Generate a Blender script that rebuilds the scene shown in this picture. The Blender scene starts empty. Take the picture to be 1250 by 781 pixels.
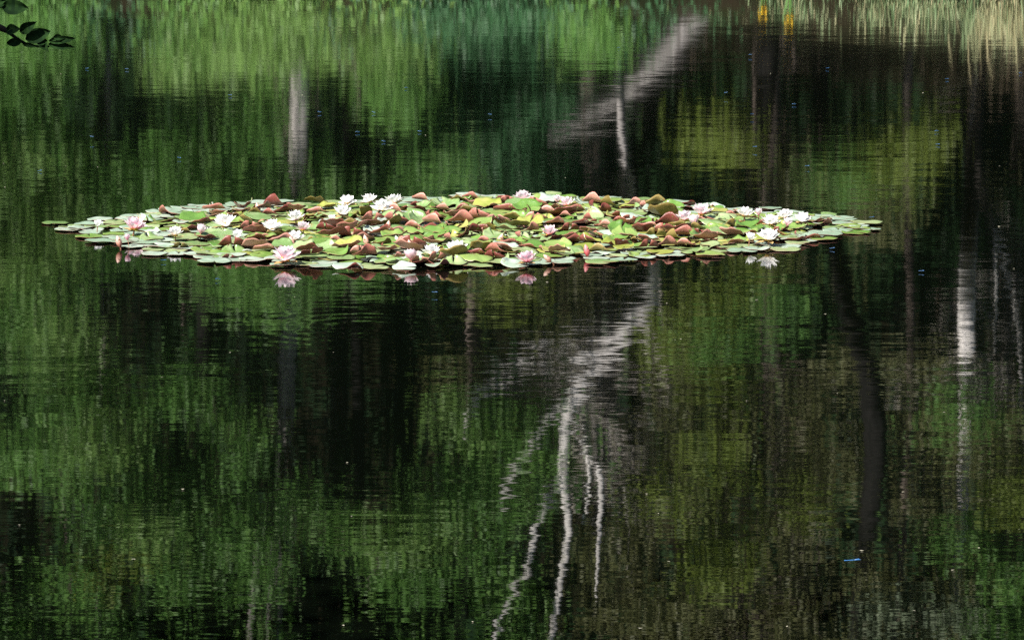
import bpy, math, random
import numpy as np
from mathutils import Vector, Matrix, Euler, Quaternion

random.seed(7)
rng = np.random.default_rng(11)
SC = bpy.context.scene
COL = SC.collection
PI = math.pi
R = math.radians

# ------------------------------------------------------------------ camera geometry
CAM_H = 3.0
PITCH = R(8.4)
FPX = 4840.0            # focal length in pixels of the 1250 wide photograph
W0, H0 = 1250.0, 781.0


def ray(px, py):
    u = (px - W0 / 2) / FPX
    v = -(py - H0 / 2) / FPX
    c, s = math.cos(PITCH), math.sin(PITCH)
    return np.array((u, c + v * s, -s + v * c))


def ground(px, py, z=0.0):
    d = ray(px, py)
    t = (z - CAM_H) / d[2]
    return np.array((t * d[0], t * d[1], z))


def refl(px, py, D):
    """point at distance D whose mirror image in the water is seen at a pixel"""
    d = ray(px, py)
    t = D / d[1]
    return np.array((t * d[0], D, -(CAM_H + t * d[2])))


def to_px(p):
    c, s = math.cos(PITCH), math.sin(PITCH)
    y, z = p[1], p[2] - CAM_H
    f = y * c - z * s
    up = y * s + z * c
    return W0 / 2 + FPX * p[0] / f, H0 / 2 - FPX * up / f


# ------------------------------------------------------------------ materials
def mat(name):
    m = bpy.data.materials.new(name)
    m.use_nodes = True
    nt = m.node_tree
    b = nt.nodes["Principled BSDF"]
    return m, nt, b


def N(nt, t, **kw):
    n = nt.nodes.new(t)
    for k, v in kw.items():
        setattr(n, k, v)
    return n


def ramp(nt, stops):
    r = N(nt, "ShaderNodeValToRGB")
    e = r.color_ramp.elements
    while len(e) < len(stops):
        e.new(0.5)
    for i, (p, c) in enumerate(stops):
        e[i].position = p
        e[i].color = (*c, 1)
    return r


def leaf_mat(name, dark, mid, light, trans=0.38, rough=0.5):
    m, nt, b = mat(name)
    a = N(nt, "ShaderNodeAttribute", attribute_name="tint")
    r = ramp(nt, [(0.0, dark), (0.5, mid), (1.0, light)])
    nt.links.new(a.outputs["Fac"], r.inputs[0])
    nt.links.new(r.outputs[0], b.inputs["Base Color"])
    b.inputs["Roughness"].default_value = rough
    b.inputs["Specular IOR Level"].default_value = 0.3 if trans > .2 else 0.08
    tr = N(nt, "ShaderNodeBsdfTranslucent")
    nt.links.new(r.outputs[0], tr.inputs[0])
    mx = N(nt, "ShaderNodeMixShader")
    mx.inputs[0].default_value = trans
    nt.links.new(b.outputs[0], mx.inputs[1])
    nt.links.new(tr.outputs[0], mx.inputs[2])
    nt.links.new(mx.outputs[0], nt.nodes["Material Output"].inputs[0])
    return m


def bark_mat(name, c0, c1, scale=6.0, bands=False):
    m, nt, b = mat(name)
    g = N(nt, "ShaderNodeNewGeometry")
    mp = N(nt, "ShaderNodeMapping")
    mp.inputs["Scale"].default_value = (1, 1, 6.0) if bands else (3, 3, 0.5)
    nt.links.new(g.outputs["Position"], mp.inputs[0])
    no = N(nt, "ShaderNodeTexNoise")
    no.inputs["Scale"].default_value = scale
    no.inputs["Detail"].default_value = 5
    nt.links.new(mp.outputs[0], no.inputs[0])
    r = ramp(nt, [(0.38, c0), (0.5 if bands else 0.62, c1)])
    nt.links.new(no.outputs[0], r.inputs[0])
    nt.links.new(r.outputs[0], b.inputs["Base Color"])
    b.inputs["Roughness"].default_value = 0.9
    b.inputs["Specular IOR Level"].default_value = 0.12
    bp = N(nt, "ShaderNodeBump")
    bp.inputs["Strength"].default_value = 0.5
    bp.inputs["Distance"].default_value = 0.02
    nt.links.new(no.outputs[0], bp.inputs["Height"])
    nt.links.new(bp.outputs[0], b.inputs["Normal"])
    return m


M = {}
M['g'] = leaf_mat("leaf_green", (0.051, 0.123, 0.026), (0.087, 0.203, 0.041), (0.152, 0.290, 0.065))
M['G'] = leaf_mat("leaf_light_green", (0.076, 0.153, 0.033), (0.126, 0.235, 0.052), (0.207, 0.328, 0.098))
M['b'] = leaf_mat("leaf_alder", (0.024, 0.081, 0.030), (0.043, 0.124, 0.049), (0.074, 0.176, 0.074))
M['o'] = leaf_mat("leaf_olive", (.072, .082, .028), (.120, .132, .046), (.185, .185, .090))
M['y'] = leaf_mat("leaf_yellow_green", (.075, .115, .016), (.125, .175, .026), (.185, .235, .045))
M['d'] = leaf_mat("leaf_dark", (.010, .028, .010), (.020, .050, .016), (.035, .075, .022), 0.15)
M['s'] = leaf_mat("leaf_sage", (0.084, 0.120, 0.072), (0.156, 0.204, 0.120), (0.264, 0.312, 0.204))
M['n'] = leaf_mat("leaf_withered", (0.065, 0.049, 0.033), (0.111, 0.085, 0.058), (0.195, 0.143, 0.111), 0.1)
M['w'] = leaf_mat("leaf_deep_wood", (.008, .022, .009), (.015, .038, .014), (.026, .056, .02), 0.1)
M['reed'] = leaf_mat("reed_blade", (.10, .20, .075), (.22, .30, .15), (.48, .42, .24), 0.25)
M['bark_white'] = bark_mat("bark_birch", (.14, .125, .115), (.62, .59, .575), 7.0, True)
M['bark_birch_shaded_foot'] = bark_mat("bark_birch_shaded_foot", (.14, .125, .115), (.62, .59, .575), 7.0, True)


def shaded_foot(m, z):
    # shade over the lower trunk, put into the bark colour by height
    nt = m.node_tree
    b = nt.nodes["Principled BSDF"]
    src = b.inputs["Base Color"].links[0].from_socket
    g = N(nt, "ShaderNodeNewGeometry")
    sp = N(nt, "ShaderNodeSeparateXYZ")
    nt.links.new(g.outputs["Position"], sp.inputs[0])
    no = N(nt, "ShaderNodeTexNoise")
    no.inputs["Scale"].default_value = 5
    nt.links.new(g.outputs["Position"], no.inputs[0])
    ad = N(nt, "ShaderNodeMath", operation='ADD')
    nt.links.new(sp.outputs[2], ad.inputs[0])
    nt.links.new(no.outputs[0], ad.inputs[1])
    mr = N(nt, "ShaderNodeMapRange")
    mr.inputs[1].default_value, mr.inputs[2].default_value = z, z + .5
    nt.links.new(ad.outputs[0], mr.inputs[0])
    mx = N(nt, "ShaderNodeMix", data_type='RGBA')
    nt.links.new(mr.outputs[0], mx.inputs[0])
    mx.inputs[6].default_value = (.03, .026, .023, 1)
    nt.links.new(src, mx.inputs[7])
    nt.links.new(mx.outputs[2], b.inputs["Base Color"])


shaded_foot(M['bark_birch_shaded_foot'], 4.0)
M['bark_grey'] = bark_mat("bark_grey", (.17, .15, .13), (.40, .37, .34))
M['bark_ash'] = bark_mat("bark_ash", (.14, .13, .122), (.27, .25, .243))
M['bark_brown'] = bark_mat("bark_brown", (.06, .047, .04), (.16, .13, .115))
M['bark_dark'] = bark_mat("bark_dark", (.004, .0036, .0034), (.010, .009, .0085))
M['bark_pale'] = bark_mat("bark_pale_dead", (.32, .29, .26), (.62, .58, .54))


def soil():
    m, nt, b = mat("forest_floor")
    g = N(nt, "ShaderNodeNewGeometry")
    no = N(nt, "ShaderNodeTexNoise")
    no.inputs["Scale"].default_value = 1.3
    no.inputs["Detail"].default_value = 8
    nt.links.new(g.outputs["Position"], no.inputs[0])
    r = ramp(nt, [(0.35, (.006, .009, .003)), (0.55, (.014, .010, .006)), (0.7, (.009, .016, .004))])
    nt.links.new(no.outputs[0], r.inputs[0])
    nt.links.new(r.outputs[0], b.inputs["Base Color"])
    b.inputs["Roughness"].default_value = 0.95
    b.inputs["Specular IOR Level"].default_value = 0.05
    return m


M['soil'] = soil()


def water_mat():
    m, nt, b = mat("pond_water")
    L = nt.links.new
    b.inputs["Base Color"].default_value = (.0010, .0016, .0009, 1)
    b.inputs["IOR"].default_value = 1.333
    b.inputs["Specular IOR Level"].default_value = 0.5
    g = N(nt, "ShaderNodeNewGeometry")
    sep = N(nt, "ShaderNodeSeparateXYZ")
    L(g.outputs["Position"], sep.inputs[0])

    def mathn(op, a, c=None, clamp=False):
        n = N(nt, "ShaderNodeMath", operation=op, use_clamp=clamp)
        for i, v in enumerate((a, c)):
            if v is None:
                continue
            if isinstance(v, (int, float)):
                n.inputs[i].default_value = v
            else:
                L(v, n.inputs[i])
        return n.outputs[0]

    def slopes(scale, detail, off):
        mp = N(nt, "ShaderNodeMapping")
        mp.inputs["Scale"].default_value = scale
        mp.inputs["Location"].default_value = off
        L(g.outputs["Position"], mp.inputs[0])
        no = N(nt, "ShaderNodeTexNoise")
        no.inputs["Scale"].default_value = 1.0
        no.inputs["Detail"].default_value = detail
        no.inputs["Roughness"].default_value = 0.55
        no.inputs["Distortion"].default_value = 0.3
        L(mp.outputs[0], no.inputs[0])
        sc = N(nt, "ShaderNodeSeparateColor")
        L(no.outputs["Color"], sc.inputs[0])
        return mathn('SUBTRACT', sc.outputs[0], 0.5), mathn('SUBTRACT', sc.outputs[1], 0.5)

    x1, y1 = slopes((3.2, 9.0, 1), 2.5, (3.1, 7.7, 0))       # fine breeze ripples
    x2, y2 = slopes((0.9, 2.4, 1), 1.5, (13.1, 1.7, 0))      # longer undulation
    x3, y3 = slopes((5.5, 25.0, 1), 1.5, (5.3, 2.2, 0))      # capillary wrinkles
    # cat's paws: patches where the breeze roughens the surface
    mp = N(nt, "ShaderNodeMapping")
    mp.inputs["Scale"].default_value = (0.22, 0.5, 1)
    L(g.outputs["Position"], mp.inputs[0])
    pn = N(nt, "ShaderNodeTexNoise")
    pn.inputs["Scale"].default_value = 1.0
    pn.inputs["Detail"].default_value = 3
    L(mp.outputs[0], pn.inputs[0])
    paw = N(nt, "ShaderNodeMapRange")
    paw.inputs[1].default_value, paw.inputs[2].default_value = 0.35, 0.65
    paw.inputs[3].default_value, paw.inputs[4].default_value = 0.55, 1.35
    L(pn.outputs[0], paw.inputs[0])
    far = N(nt, "ShaderNodeMapRange")
    far.inputs[1].default_value, far.inputs[2].default_value = 13.5, 19.0
    far.inputs[3].default_value, far.inputs[4].default_value = 0.42, 0.95
    L(sep.outputs[1], far.inputs[0])
    ro = N(nt, "ShaderNodeMapRange")
    ro.inputs[1].default_value, ro.inputs[2].default_value = 13.0, 42.0
    ro.inputs[3].default_value, ro.inputs[4].default_value = 0.016, 0.072
    L(sep.outputs[1], ro.inputs[0])
    L(ro.outputs[0], b.inputs["Roughness"])
    amp = mathn('MULTIPLY', paw.outputs[0], far.outputs[0])
    AY1, AY2, AY3 = 0.019, 0.010, 0.018
    AX1, AX2, AX3 = 0.008, 0.005, 0.005
    sy = mathn('ADD', mathn('ADD', mathn('MULTIPLY', y1, AY1), mathn('MULTIPLY', y2, AY2)), mathn('MULTIPLY', y3, AY3))
    sx = mathn('ADD', mathn('ADD', mathn('MULTIPLY', x1, AX1), mathn('MULTIPLY', x2, AX2)), mathn('MULTIPLY', x3, AX3))
    sy = mathn('MULTIPLY', sy, amp)
    sx = mathn('MULTIPLY', sx, amp)
    # one ring of ripples where something touched the water
    c = ground(440, 398)
    dx = mathn('SUBTRACT', sep.outputs[0], float(c[0]))
    dy = mathn('SUBTRACT', sep.outputs[1], float(c[1]))
    rr = mathn('SQRT', mathn('ADD', mathn('MULTIPLY', dx, dx), mathn('MULTIPLY', dy, dy)))
    wave = mathn('SINE', mathn('MULTIPLY', rr, 46.0))
    env = N(nt, "ShaderNodeMapRange", interpolation_type='SMOOTHSTEP')
    env.inputs[1].default_value, env.inputs[2].default_value = 0.95, 0.35
    env.inputs[3].default_value, env.inputs[4].default_value = 0.0, 0.005
    L(rr, env.inputs[0])
    w = mathn('MULTIPLY', wave, env.outputs[0])
    w = mathn('DIVIDE', w, mathn('ADD', rr, 0.05))
    sx = mathn('ADD', sx, mathn('MULTIPLY', w, dx))
    sy = mathn('ADD', sy, mathn('MULTIPLY', w, dy))
    cb = N(nt, "ShaderNodeCombineXYZ")
    L(sx, cb.inputs[0])
    L(sy, cb.inputs[1])
    cb.inputs[2].default_value = 1.0
    nm = N(nt, "ShaderNodeVectorMath", operation='NORMALIZE')
    L(cb.outputs[0], nm.inputs[0])
    L(nm.outputs[0], b.inputs["Normal"])
    return m


M['water'] = water_mat()


def pad_mat(name, c0, c1, c2, rough=0.3, spec=0.5, trans=0.0):
    m, nt, b = mat(name)
    L = nt.links.new
    oi = N(nt, "ShaderNodeObjectInfo")
    tc = N(nt, "ShaderNodeTexCoord")
    ad = N(nt, "ShaderNodeVectorMath", operation='ADD')
    L(tc.outputs["Object"], ad.inputs[0])
    sc = N(nt, "ShaderNodeMath", operation='MULTIPLY')
    L(oi.outputs["Random"], sc.inputs[0])
    sc.inputs[1].default_value = 50
    cb = N(nt, "ShaderNodeCombineXYZ")
    L(sc.outputs[0], cb.inputs[2])
    L(cb.outputs[0], ad.inputs[1])
    no = N(nt, "ShaderNodeTexNoise")
    no.inputs["Scale"].default_value = 14
    no.inputs["Detail"].default_value = 4
    L(ad.outputs[0], no.inputs[0])
    # fine veins running out from the stalk
    at = N(nt, "ShaderNodeAttribute", attribute_name="vein")
    mx = N(nt, "ShaderNodeMath", operation='MULTIPLY_ADD')
    L(oi.outputs["Random"], mx.inputs[0])
    mx.inputs[1].default_value = 0.5
    L(no.outputs[0], mx.inputs[2])
    mv = N(nt, "ShaderNodeMath", operation='MULTIPLY_ADD')
    L(at.outputs["Fac"], mv.inputs[0])
    mv.inputs[1].default_value = 0.26
    L(mx.outputs[0], mv.inputs[2])
    r = ramp(nt, [(0.35, c0), (0.72, c1), (1.1 if False else 1.0, c2)])
    L(mv.outputs[0], r.inputs[0])
    L(r.outputs[0], b.inputs["Base Color"])
    b.inputs["Roughness"].default_value = rough
    b.inputs["Specular IOR Level"].default_value = spec
    bp = N(nt, "ShaderNodeBump")
    bp.inputs["Strength"].default_value = 0.22
    bp.inputs["Distance"].default_value = 0.012
    L(mv.outputs[0], bp.inputs["Height"])
    L(bp.outputs[0], b.inputs["Normal"])
    if trans:
        tr = N(nt, "ShaderNodeBsdfTranslucent")
        L(r.outputs[0], tr.inputs[0])
        ms = N(nt, "ShaderNodeMixShader")
        ms.inputs[0].default_value = trans
        L(b.outputs[0], ms.inputs[1])
        L(tr.outputs[0], ms.inputs[2])
        L(ms.outputs[0], nt.nodes["Material Output"].inputs[0])
    return m


TOP = {
    'green': pad_mat("pad_green", (0.048, 0.109, 0.018), (0.089, 0.173, 0.032), (0.166, 0.230, 0.064)),
    'pale green': pad_mat("pad_pale_green", (0.123, 0.197, 0.123), (0.205, 0.283, 0.209), (0.295, 0.353, 0.295), 0.3, 0.6),  # waxy pale green, with the silvery sky sheen put into the colour
    'yellow-green': pad_mat("pad_yellow_green", (0.109, 0.141, 0.019), (0.185, 0.217, 0.039), (0.269, 0.269, 0.083)),
    'mid green': pad_mat("pad_mid_green", (0.071, 0.128, 0.039), (0.128, 0.205, 0.071), (0.230, 0.281, 0.141)),
}
UND = {
    'red-brown': pad_mat("pad_red_underside", (.17, .052, .042), (.28, .105, .080), (.38, .195, .155), 0.45, 0.3),
    'olive-brown': pad_mat("pad_olive_underside", (0.077, 0.054, 0.013), (0.134, 0.096, 0.025), (0.205, 0.153, 0.051), 0.45, 0.3),
    'dark red': pad_mat("pad_dark_red_underside", (0.064, 0.014, 0.011), (0.128, 0.032, 0.025), (0.192, 0.064, 0.048), 0.4, 0.3),
}


def petal_mat(name, base, tip, start, end):
    m, nt, b = mat(name)
    at = N(nt, "ShaderNodeAttribute", attribute_name="along")
    r = ramp(nt, [(start, base), (end, tip)])
    nt.links.new(at.outputs["Fac"], r.inputs[0])
    nt.links.new(r.outputs[0], b.inputs["Base Color"])
    b.inputs["Roughness"].default_value = 0.5
    tr = N(nt, "ShaderNodeBsdfTranslucent")
    nt.links.new(r.outputs[0], tr.inputs[0])
    ms = N(nt, "ShaderNodeMixShader")
    ms.inputs[0].default_value = 0.45
    nt.links.new(b.outputs[0], ms.inputs[1])
    nt.links.new(tr.outputs[0], ms.inputs[2])
    nt.links.new(ms.outputs[0], nt.nodes["Material Output"].inputs[0])
    return m


PET = {
    'white': petal_mat("petal_white", (.85, .55, .62), (.90, .88, .88), 0.0, 0.30),
    'blush': petal_mat("petal_blush", (.82, .36, .47), (.86, .76, .79), 0.05, 0.65),
    'pink': petal_mat("petal_pink", (.74, .26, .38), (.88, .72, .77), 0.05, 0.8),
    'rose': petal_mat("petal_rose", (.60, .09, .10), (.78, .35, .36), 0.1, 0.95),
    'peach': petal_mat("petal_peach", (.60, .25, .17), (.84, .60, .52), 0.1, 0.9),
}


def flat_mat(name, c, rough=0.5, metal=0.0, var=0.15):
    m, nt, b = mat(name)
    tc = N(nt, "ShaderNodeTexCoord")
    no = N(nt, "ShaderNodeTexNoise")
    no.inputs["Scale"].default_value = 60
    nt.links.new(tc.outputs["Object"], no.inputs[0])
    r = ramp(nt, [(0.3, tuple(x * (1 - var) for x in c)), (0.7, tuple(min(1, x * (1 + var)) for x in c))])
    nt.links.new(no.outputs[0], r.inputs[0])
    nt.links.new(r.outputs[0], b.inputs["Base Color"])
    b.inputs["Roughness"].default_value = rough
    b.inputs["Metallic"].default_value = metal
    return m


M['stamen'] = flat_mat("stamen_yellow", (.85, .55, .06))
M['sepal'] = flat_mat("sepal_brown_green", (.30, .20, .08))
M['stalk'] = flat_mat("stalk_red_brown", (.20, .09, .05))
M['fly_blue'] = flat_mat("damselfly_blue", (.032, .12, .29), 0.4)
M['fly_black'] = flat_mat("damselfly_black", (.02, .03, .04), 0.4)
M['fly_wing'] = flat_mat("damselfly_wing", (.035, .055, .07), 0.3)
M['iris'] = flat_mat("iris_yellow", (.80, .50, .02))
M['iris_leaf'] = flat_mat("iris_leaf", (.10, .22, .05))


# ------------------------------------------------------------------ mesh helpers
def mesh(name, V, F, mats=(), midx=None, smooth=True, tint=None, attr="tint", dom='FACE'):
    me = bpy.data.meshes.new(name)
    V = np.asarray(V, dtype=np.float32)
    if isinstance(F, np.ndarray):
        n, k = F.shape
        me.vertices.add(len(V))
        me.vertices.foreach_set("co", V.ravel())
        me.loops.add(n * k)
        me.loops.foreach_set("vertex_index", F.astype(np.int32).ravel())
        me.polygons.add(n)
        me.polygons.foreach_set("loop_start", np.arange(0, n * k, k, dtype=np.int32))
        me.update(calc_edges=True)
    else:
        me.from_pydata([tuple(map(float, v)) for v in V], [], F)
        me.update()
    for m in mats:
        me.materials.append(m)
    if midx is not None:
        me.polygons.foreach_set("material_index", np.asarray(midx, dtype=np.int32))
    if smooth:
        me.polygons.foreach_set("use_smooth", np.ones(len(me.polygons), dtype=bool))
    if tint is not None:
        a = me.attributes.new(attr, 'FLOAT', dom)
        a.data.foreach_set("value", np.asarray(tint, dtype=np.float32))
    return me


def link(name, me, parent=None, loc=None):
    o = bpy.data.objects.new(name, me)
    COL.objects.link(o)
    if parent:
        o.parent = parent
    if loc is not None:
        o.location = loc
    return o


def tag(o, label, cat, group=None):
    o["label"] = label
    o["category"] = cat
    if group:
        o["group"] = group
    return o


def empty(name, loc=(0, 0, 0)):
    o = bpy.data.objects.new(name, None)
    o.empty_display_size = 0.1
    o.location = loc
    COL.objects.link(o)
    return o


class TubeSet:
    def __init__(s):
        s.V, s.F = [], []

    def add(s, pts, rad, n=8, wob=0.0):
        pts = [np.asarray(p, float) for p in pts]
        base = sum(len(v) for v in s.V)
        ring = []
        for i, p in enumerate(pts):
            a = pts[max(0, i - 1)]
            c = pts[min(len(pts) - 1, i + 1)]
            t = c - a
            t = t / (np.linalg.norm(t) + 1e-9)
            ref = np.array((0, 1.0, 0)) if abs(t[1]) < 0.9 else np.array((1.0, 0, 0))
            u = np.cross(t, ref)
            u /= np.linalg.norm(u)
            v = np.cross(t, u)
            for k in range(n):
                an = 2 * PI * k / n
                rr = rad[i] * (1 + wob * random.uniform(-1, 1))
                ring.append(p + rr * (math.cos(an) * u + math.sin(an) * v))
        s.V.append(np.array(ring))
        for i in range(len(pts) - 1):
            for k in range(n):
                a = base + i * n + k
                b = base + i * n + (k + 1) % n
                s.F.append((a, b, b + n, a + n))

    def build(s, name, m):
        return mesh(name, np.concatenate(s.V), np.array(s.F), (m,))


def smooth_path(pts, sub=6):
    """Catmull-Rom through the points"""
    P = [np.asarray(p, float) for p in pts]
    P = [2 * P[0] - P[1]] + P + [2 * P[-1] - P[-2]]
    out = []
    for i in range(1, len(P) - 2):
        for k in range(sub):
            t = k / sub
            a, b, c, d = P[i - 1], P[i], P[i + 1], P[i + 2]
            out.append(0.5 * (2 * b + (c - a) * t + (2 * a - 5 * b + 4 * c - d) * t * t + (3 * b - a - 3 * c + d) * t ** 3))
    out.append(P[-2])
    return out


def leaves(C, size, up=0.6, asp=0.6, droop=0.3):
    """one bent leaf-shaped face per centre"""
    n = len(C)
    nrm = rng.normal(size=(n, 3))
    nrm[:, 2] = np.abs(nrm[:, 2]) + up
    nrm += np.array((-.6, -.75, .1))
    nrm /= np.linalg.norm(nrm, axis=1)[:, None]
    u = rng.normal(size=(n, 3))
    u[:, 2] -= droop
    u -= nrm * (u * nrm).sum(1)[:, None]
    u /= np.linalg.norm(u, axis=1)[:, None]
    v = np.cross(nrm, u)
    L = (size * rng.uniform(0.6, 1.35, n))[:, None]
    w = L * asp
    P = np.stack([C - u * L * .5, C - u * L * .05 + v * w * .5 - nrm * L * .06, C + u * L * .5 - nrm * L * .05, C - u * L * .05 - v * w * .5 - nrm * L * .06], 1)
    return P.reshape(-1, 3), np.arange(4 * n).reshape(n, 4)


# ------------------------------------------------------------------ setting: ground and water
def shore_far(x):
    # the bank comes forward on the reed side
    t = np.clip((x - 1.5) / 4.0, 0, 1)
    t = t * t * (3 - 2 * t)
    return 48.2 - 2.3 * t + 0.35 * np.sin(x * 0.9) + 0.2 * np.sin(x * 2.3 + 1)


def terrain():
    xs = np.concatenate([np.linspace(-400, -40, 14), np.linspace(-36, 36, 73), np.linspace(40, 400, 14)])
    ys = np.concatenate([np.linspace(-300, -5, 10), np.linspace(-3, 12, 16), np.linspace(14, 43, 8), np.linspace(44, 60, 65), np.linspace(62, 120, 40), np.linspace(130, 700, 12)])
    X, Y = np.meshgrid(xs, ys)
    sf = shore_far(X)
    near = 5.5 + 0.5 * np.sin(X * 0.6)
    side = 34 + 2 * np.sin(Y * 0.15)
    d = np.minimum(np.minimum(sf - Y, Y - near), side - np.abs(X))     # >0 inside the pond
    Z = np.where(d > 0, -np.minimum(1.2, d * 0.5), np.minimum(0.55, -d * 0.55))
    far = np.clip(Y - sf - 1.0, 0, None)
    Z = Z + np.where(Y > sf, np.minimum(26, 0.06 * far + 0.006 * far ** 2), 0)
    Z = Z + np.where(Y < near, 1.0 * np.clip((near - Y) / 5, 0, 1), 0)
    Z = Z + np.where(d < -1, 0.12 * np.sin(X * 0.8) * np.cos(Y * 0.7), 0)
    n, k = X.shape
    V = np.stack([X, Y, Z], -1).reshape(-1, 3)
    i = np.arange(n * k).reshape(n, k)
    F = np.stack([i[:-1, :-1], i[:-1, 1:], i[1:, 1:], i[1:, :-1]], -1).reshape(-1, 4)
    o = link("ground", mesh("ground", V, F, (M['soil'],)))
    o["kind"] = "structure"


terrain()


def hill_z(x, y):
    inland = y - float(shore_far(np.array(x)))
    far = max(0.0, inland - 1.0)
    return min(0.55, max(0.0, inland) * 0.55) + min(26, 0.06 * far + 0.006 * far ** 2)


w = link("water", mesh("water", [(-38, 3, 0), (38, 3, 0), (38, 54, 0), (-38, 54, 0)], [(0, 1, 2, 3)], (M['water'],), smooth=False))
w["kind"] = "structure"

# ------------------------------------------------------------------ the far bank: trees
# leaf layout of the wood's edge, 50 px cells of its mirror image; row 0 is the water's edge
KINDS = ('k', 'd', 'g', 'G', 'b', 'o', 'y', 'n', 's')   # open, dark, green, light green, alder, olive, yellow-green, withered, sage
ROWS = [
    [2, 2, 7, 1, 2, 3, 3, 3, 1, 3, 4, 4, 4, 1, 2, 7, 7, 1, 7, 7, 7, 7, 7, 7, 7],
    [2, 2, 1, 7, 3, 7, 3, 7, 1, 2, 4, 4, 4, 1, 1, 1, 1, 1, 0, 0, 7, 7, 1, 7, 7],
    [2, 1, 0, 1, 1, 0, 2, 7, 0, 2, 4, 4, 4, 4, 0, 0, 1, 1, 0, 0, 7, 0, 1, 7, 7],
    [2, 2, 1, 1, 2, 1, 2, 7, 0, 7, 4, 4, 4, 4, 1, 1, 1, 6, 1, 1, 1, 1, 6, 1, 1],
    [3, 2, 2, 2, 2, 2, 1, 2, 0, 1, 2, 4, 4, 4, 1, 1, 1, 1, 1, 5, 2, 6, 1, 1, 1],
    [3, 3, 2, 2, 2, 2, 2, 2, 2, 2, 4, 4, 4, 4, 1, 1, 1, 1, 1, 1, 1, 5, 1, 1, 1],
    [3, 3, 2, 1, 2, 2, 2, 2, 2, 1, 4, 4, 5, 5, 5, 1, 1, 1, 6, 1, 1, 1, 1, 1, 7],
    [2, 2, 1, 7, 1, 1, 2, 7, 0, 0, 1, 7, 6, 7, 1, 1, 7, 6, 2, 1, 1, 1, 7, 1, 7],
    [2, 3, 1, 7, 1, 1, 1, 7, 0, 0, 0, 7, 7, 5, 7, 7, 6, 2, 1, 1, 1, 7, 1, 1, 7],
    [1, 2, 2, 7, 2, 1, 1, 7, 0, 0, 1, 5, 7, 7, 7, 7, 5, 6, 1, 1, 5, 7, 5, 1, 7],
    [1, 2, 3, 2, 1, 2, 1, 7, 0, 0, 1, 3, 2, 2, 7, 7, 5, 5, 1, 5, 7, 1, 5, 2, 5],
    [2, 2, 3, 2, 1, 2, 1, 0, 0, 0, 1, 2, 2, 2, 7, 7, 5, 6, 1, 5, 5, 1, 7, 5, 5],
    [1, 1, 2, 2, 2, 2, 1, 2, 0, 1, 2, 2, 2, 1, 7, 7, 6, 5, 7, 6, 1, 7, 5, 1, 6],
    [1, 1, 2, 3, 2, 2, 2, 1, 2, 3, 3, 2, 1, 1, 5, 5, 7, 6, 1, 5, 1, 7, 1, 2, 1],
    [1, 2, 6, 1, 2, 1, 2, 1, 1, 2, 2, 1, 2, 1, 5, 5, 1, 6, 5, 1, 7, 5, 7, 5, 2],
    [2, 1, 2, 1, 1, 1, 7, 0, 1, 0, 1, 0, 2, 1, 5, 5, 5, 5, 7, 5, 7, 8, 7, 8, 2],
]
ROWS = [[KINDS[v] for v in r] for r in ROWS]
NCL = {'g': 9, 'G': 9, 'b': 10, 'o': 6, 'y': 7, 'd': 1, 'n': 1, 'k': 0, 's': 6}
DEP = {'g': 50.6, 'G': 50.0, 'b': 52.5, 'o': 51.0, 'y': 50.4, 'd': 56.0, 'n': 52.5, 's': 50.5}

TREES = []


def tree(label, species, bark, pts, rads, D, taper_up=True, grow=17.0, cat="tree", group="trees on the far bank mirrored in the water"):
    """trunk given through points of its mirror image, then carried on to full height"""
    Ds = D if isinstance(D, (list, tuple)) else [D] * len(pts)
    P = [refl(px, py, q) for (px, py), q in zip(pts, Ds)]
    D = Ds[0]
    lo = P[0]
    base = lo.copy()
    base[2] = hill_z(base[0], D) - 0.25
    if len(P) > 1:
        k = (P[1][0] - P[0][0]) / max(0.3, P[1][2] - P[0][2])
        base[0] -= np.clip(k, -.6, .6) * (P[0][2] - base[2])
    path = [base] + [p for p in P if p[2] > base[2] + 0.3]
    R0 = [r * D / FPX / 2 for r in rads]
    R_ = [R0[0] * 1.25] + R0[len(P) - len(path) + 1:]
    top = path[-1]
    if grow and top[2] < grow:
        dirx = np.clip(path[-1][0] - path[-2][0], -0.5, 0.5)
        for k in range(1, 5):
            path.append(top + np.array((dirx * k * 0.6, 0.1 * k, (grow - top[2]) * k / 4)))
            R_.append(R_[len(path) - k - 1] * (1 - k * 0.2))
    root = empty("tree", tuple(base))
    tag(root, label, cat, group)
    T = dict(root=root, species=species, bark=bark, path=path, rad=R_, base=base, tubes=TubeSet(), limbs=TubeSet(), cl={}, D=D)
    sp = smooth_path(path, 5)
    rr = np.interp(np.linspace(0, 1, len(sp)), np.linspace(0, 1, len(R_)), R_)
    T['sp'] = sp
    T['tubes'].add(sp, rr, 10, 0.06)
    TREES.append(T)
    return T


tA = tree("pale grey trunk leaning far over towards the white birch", "x", "bark_ash", [(885, -40), (866, 6), (835, 38), (800, 80), (765, 112), (735, 134), (690, 160), (668, 172)], [25, 25, 23, 21, 17, 12, 6, 3], 50.0, grow=0)
tB = tree("white birch with crooked forked stem beside the lily patch's mirrored middle", "o", "bark_white",
          [(752, 60), (755, 120), (762, 180), (772, 235), (790, 300), (800, 350), (770, 392), (742, 425), (708, 462), (692, 510), (686, 585)], [8, 9, 8, 8, 10, 13, 18, 21, 16, 13, 12], [54.5, 54, 53.2, 52.2, 51, 50.2, 50, 50, 50, 50, 50], grow=0)
tC = tree("tall straight grey trunk standing before the black hollow", "g", "bark_ash", [(366, 0), (366, 80), (364, 180), (356, 330), (350, 470), (345, 600), (333, 790)], [26, 25, 24, 24, 24, 22, 20], [50.2, 50.2, 50.4, 51.6, 52, 52, 52])
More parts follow.
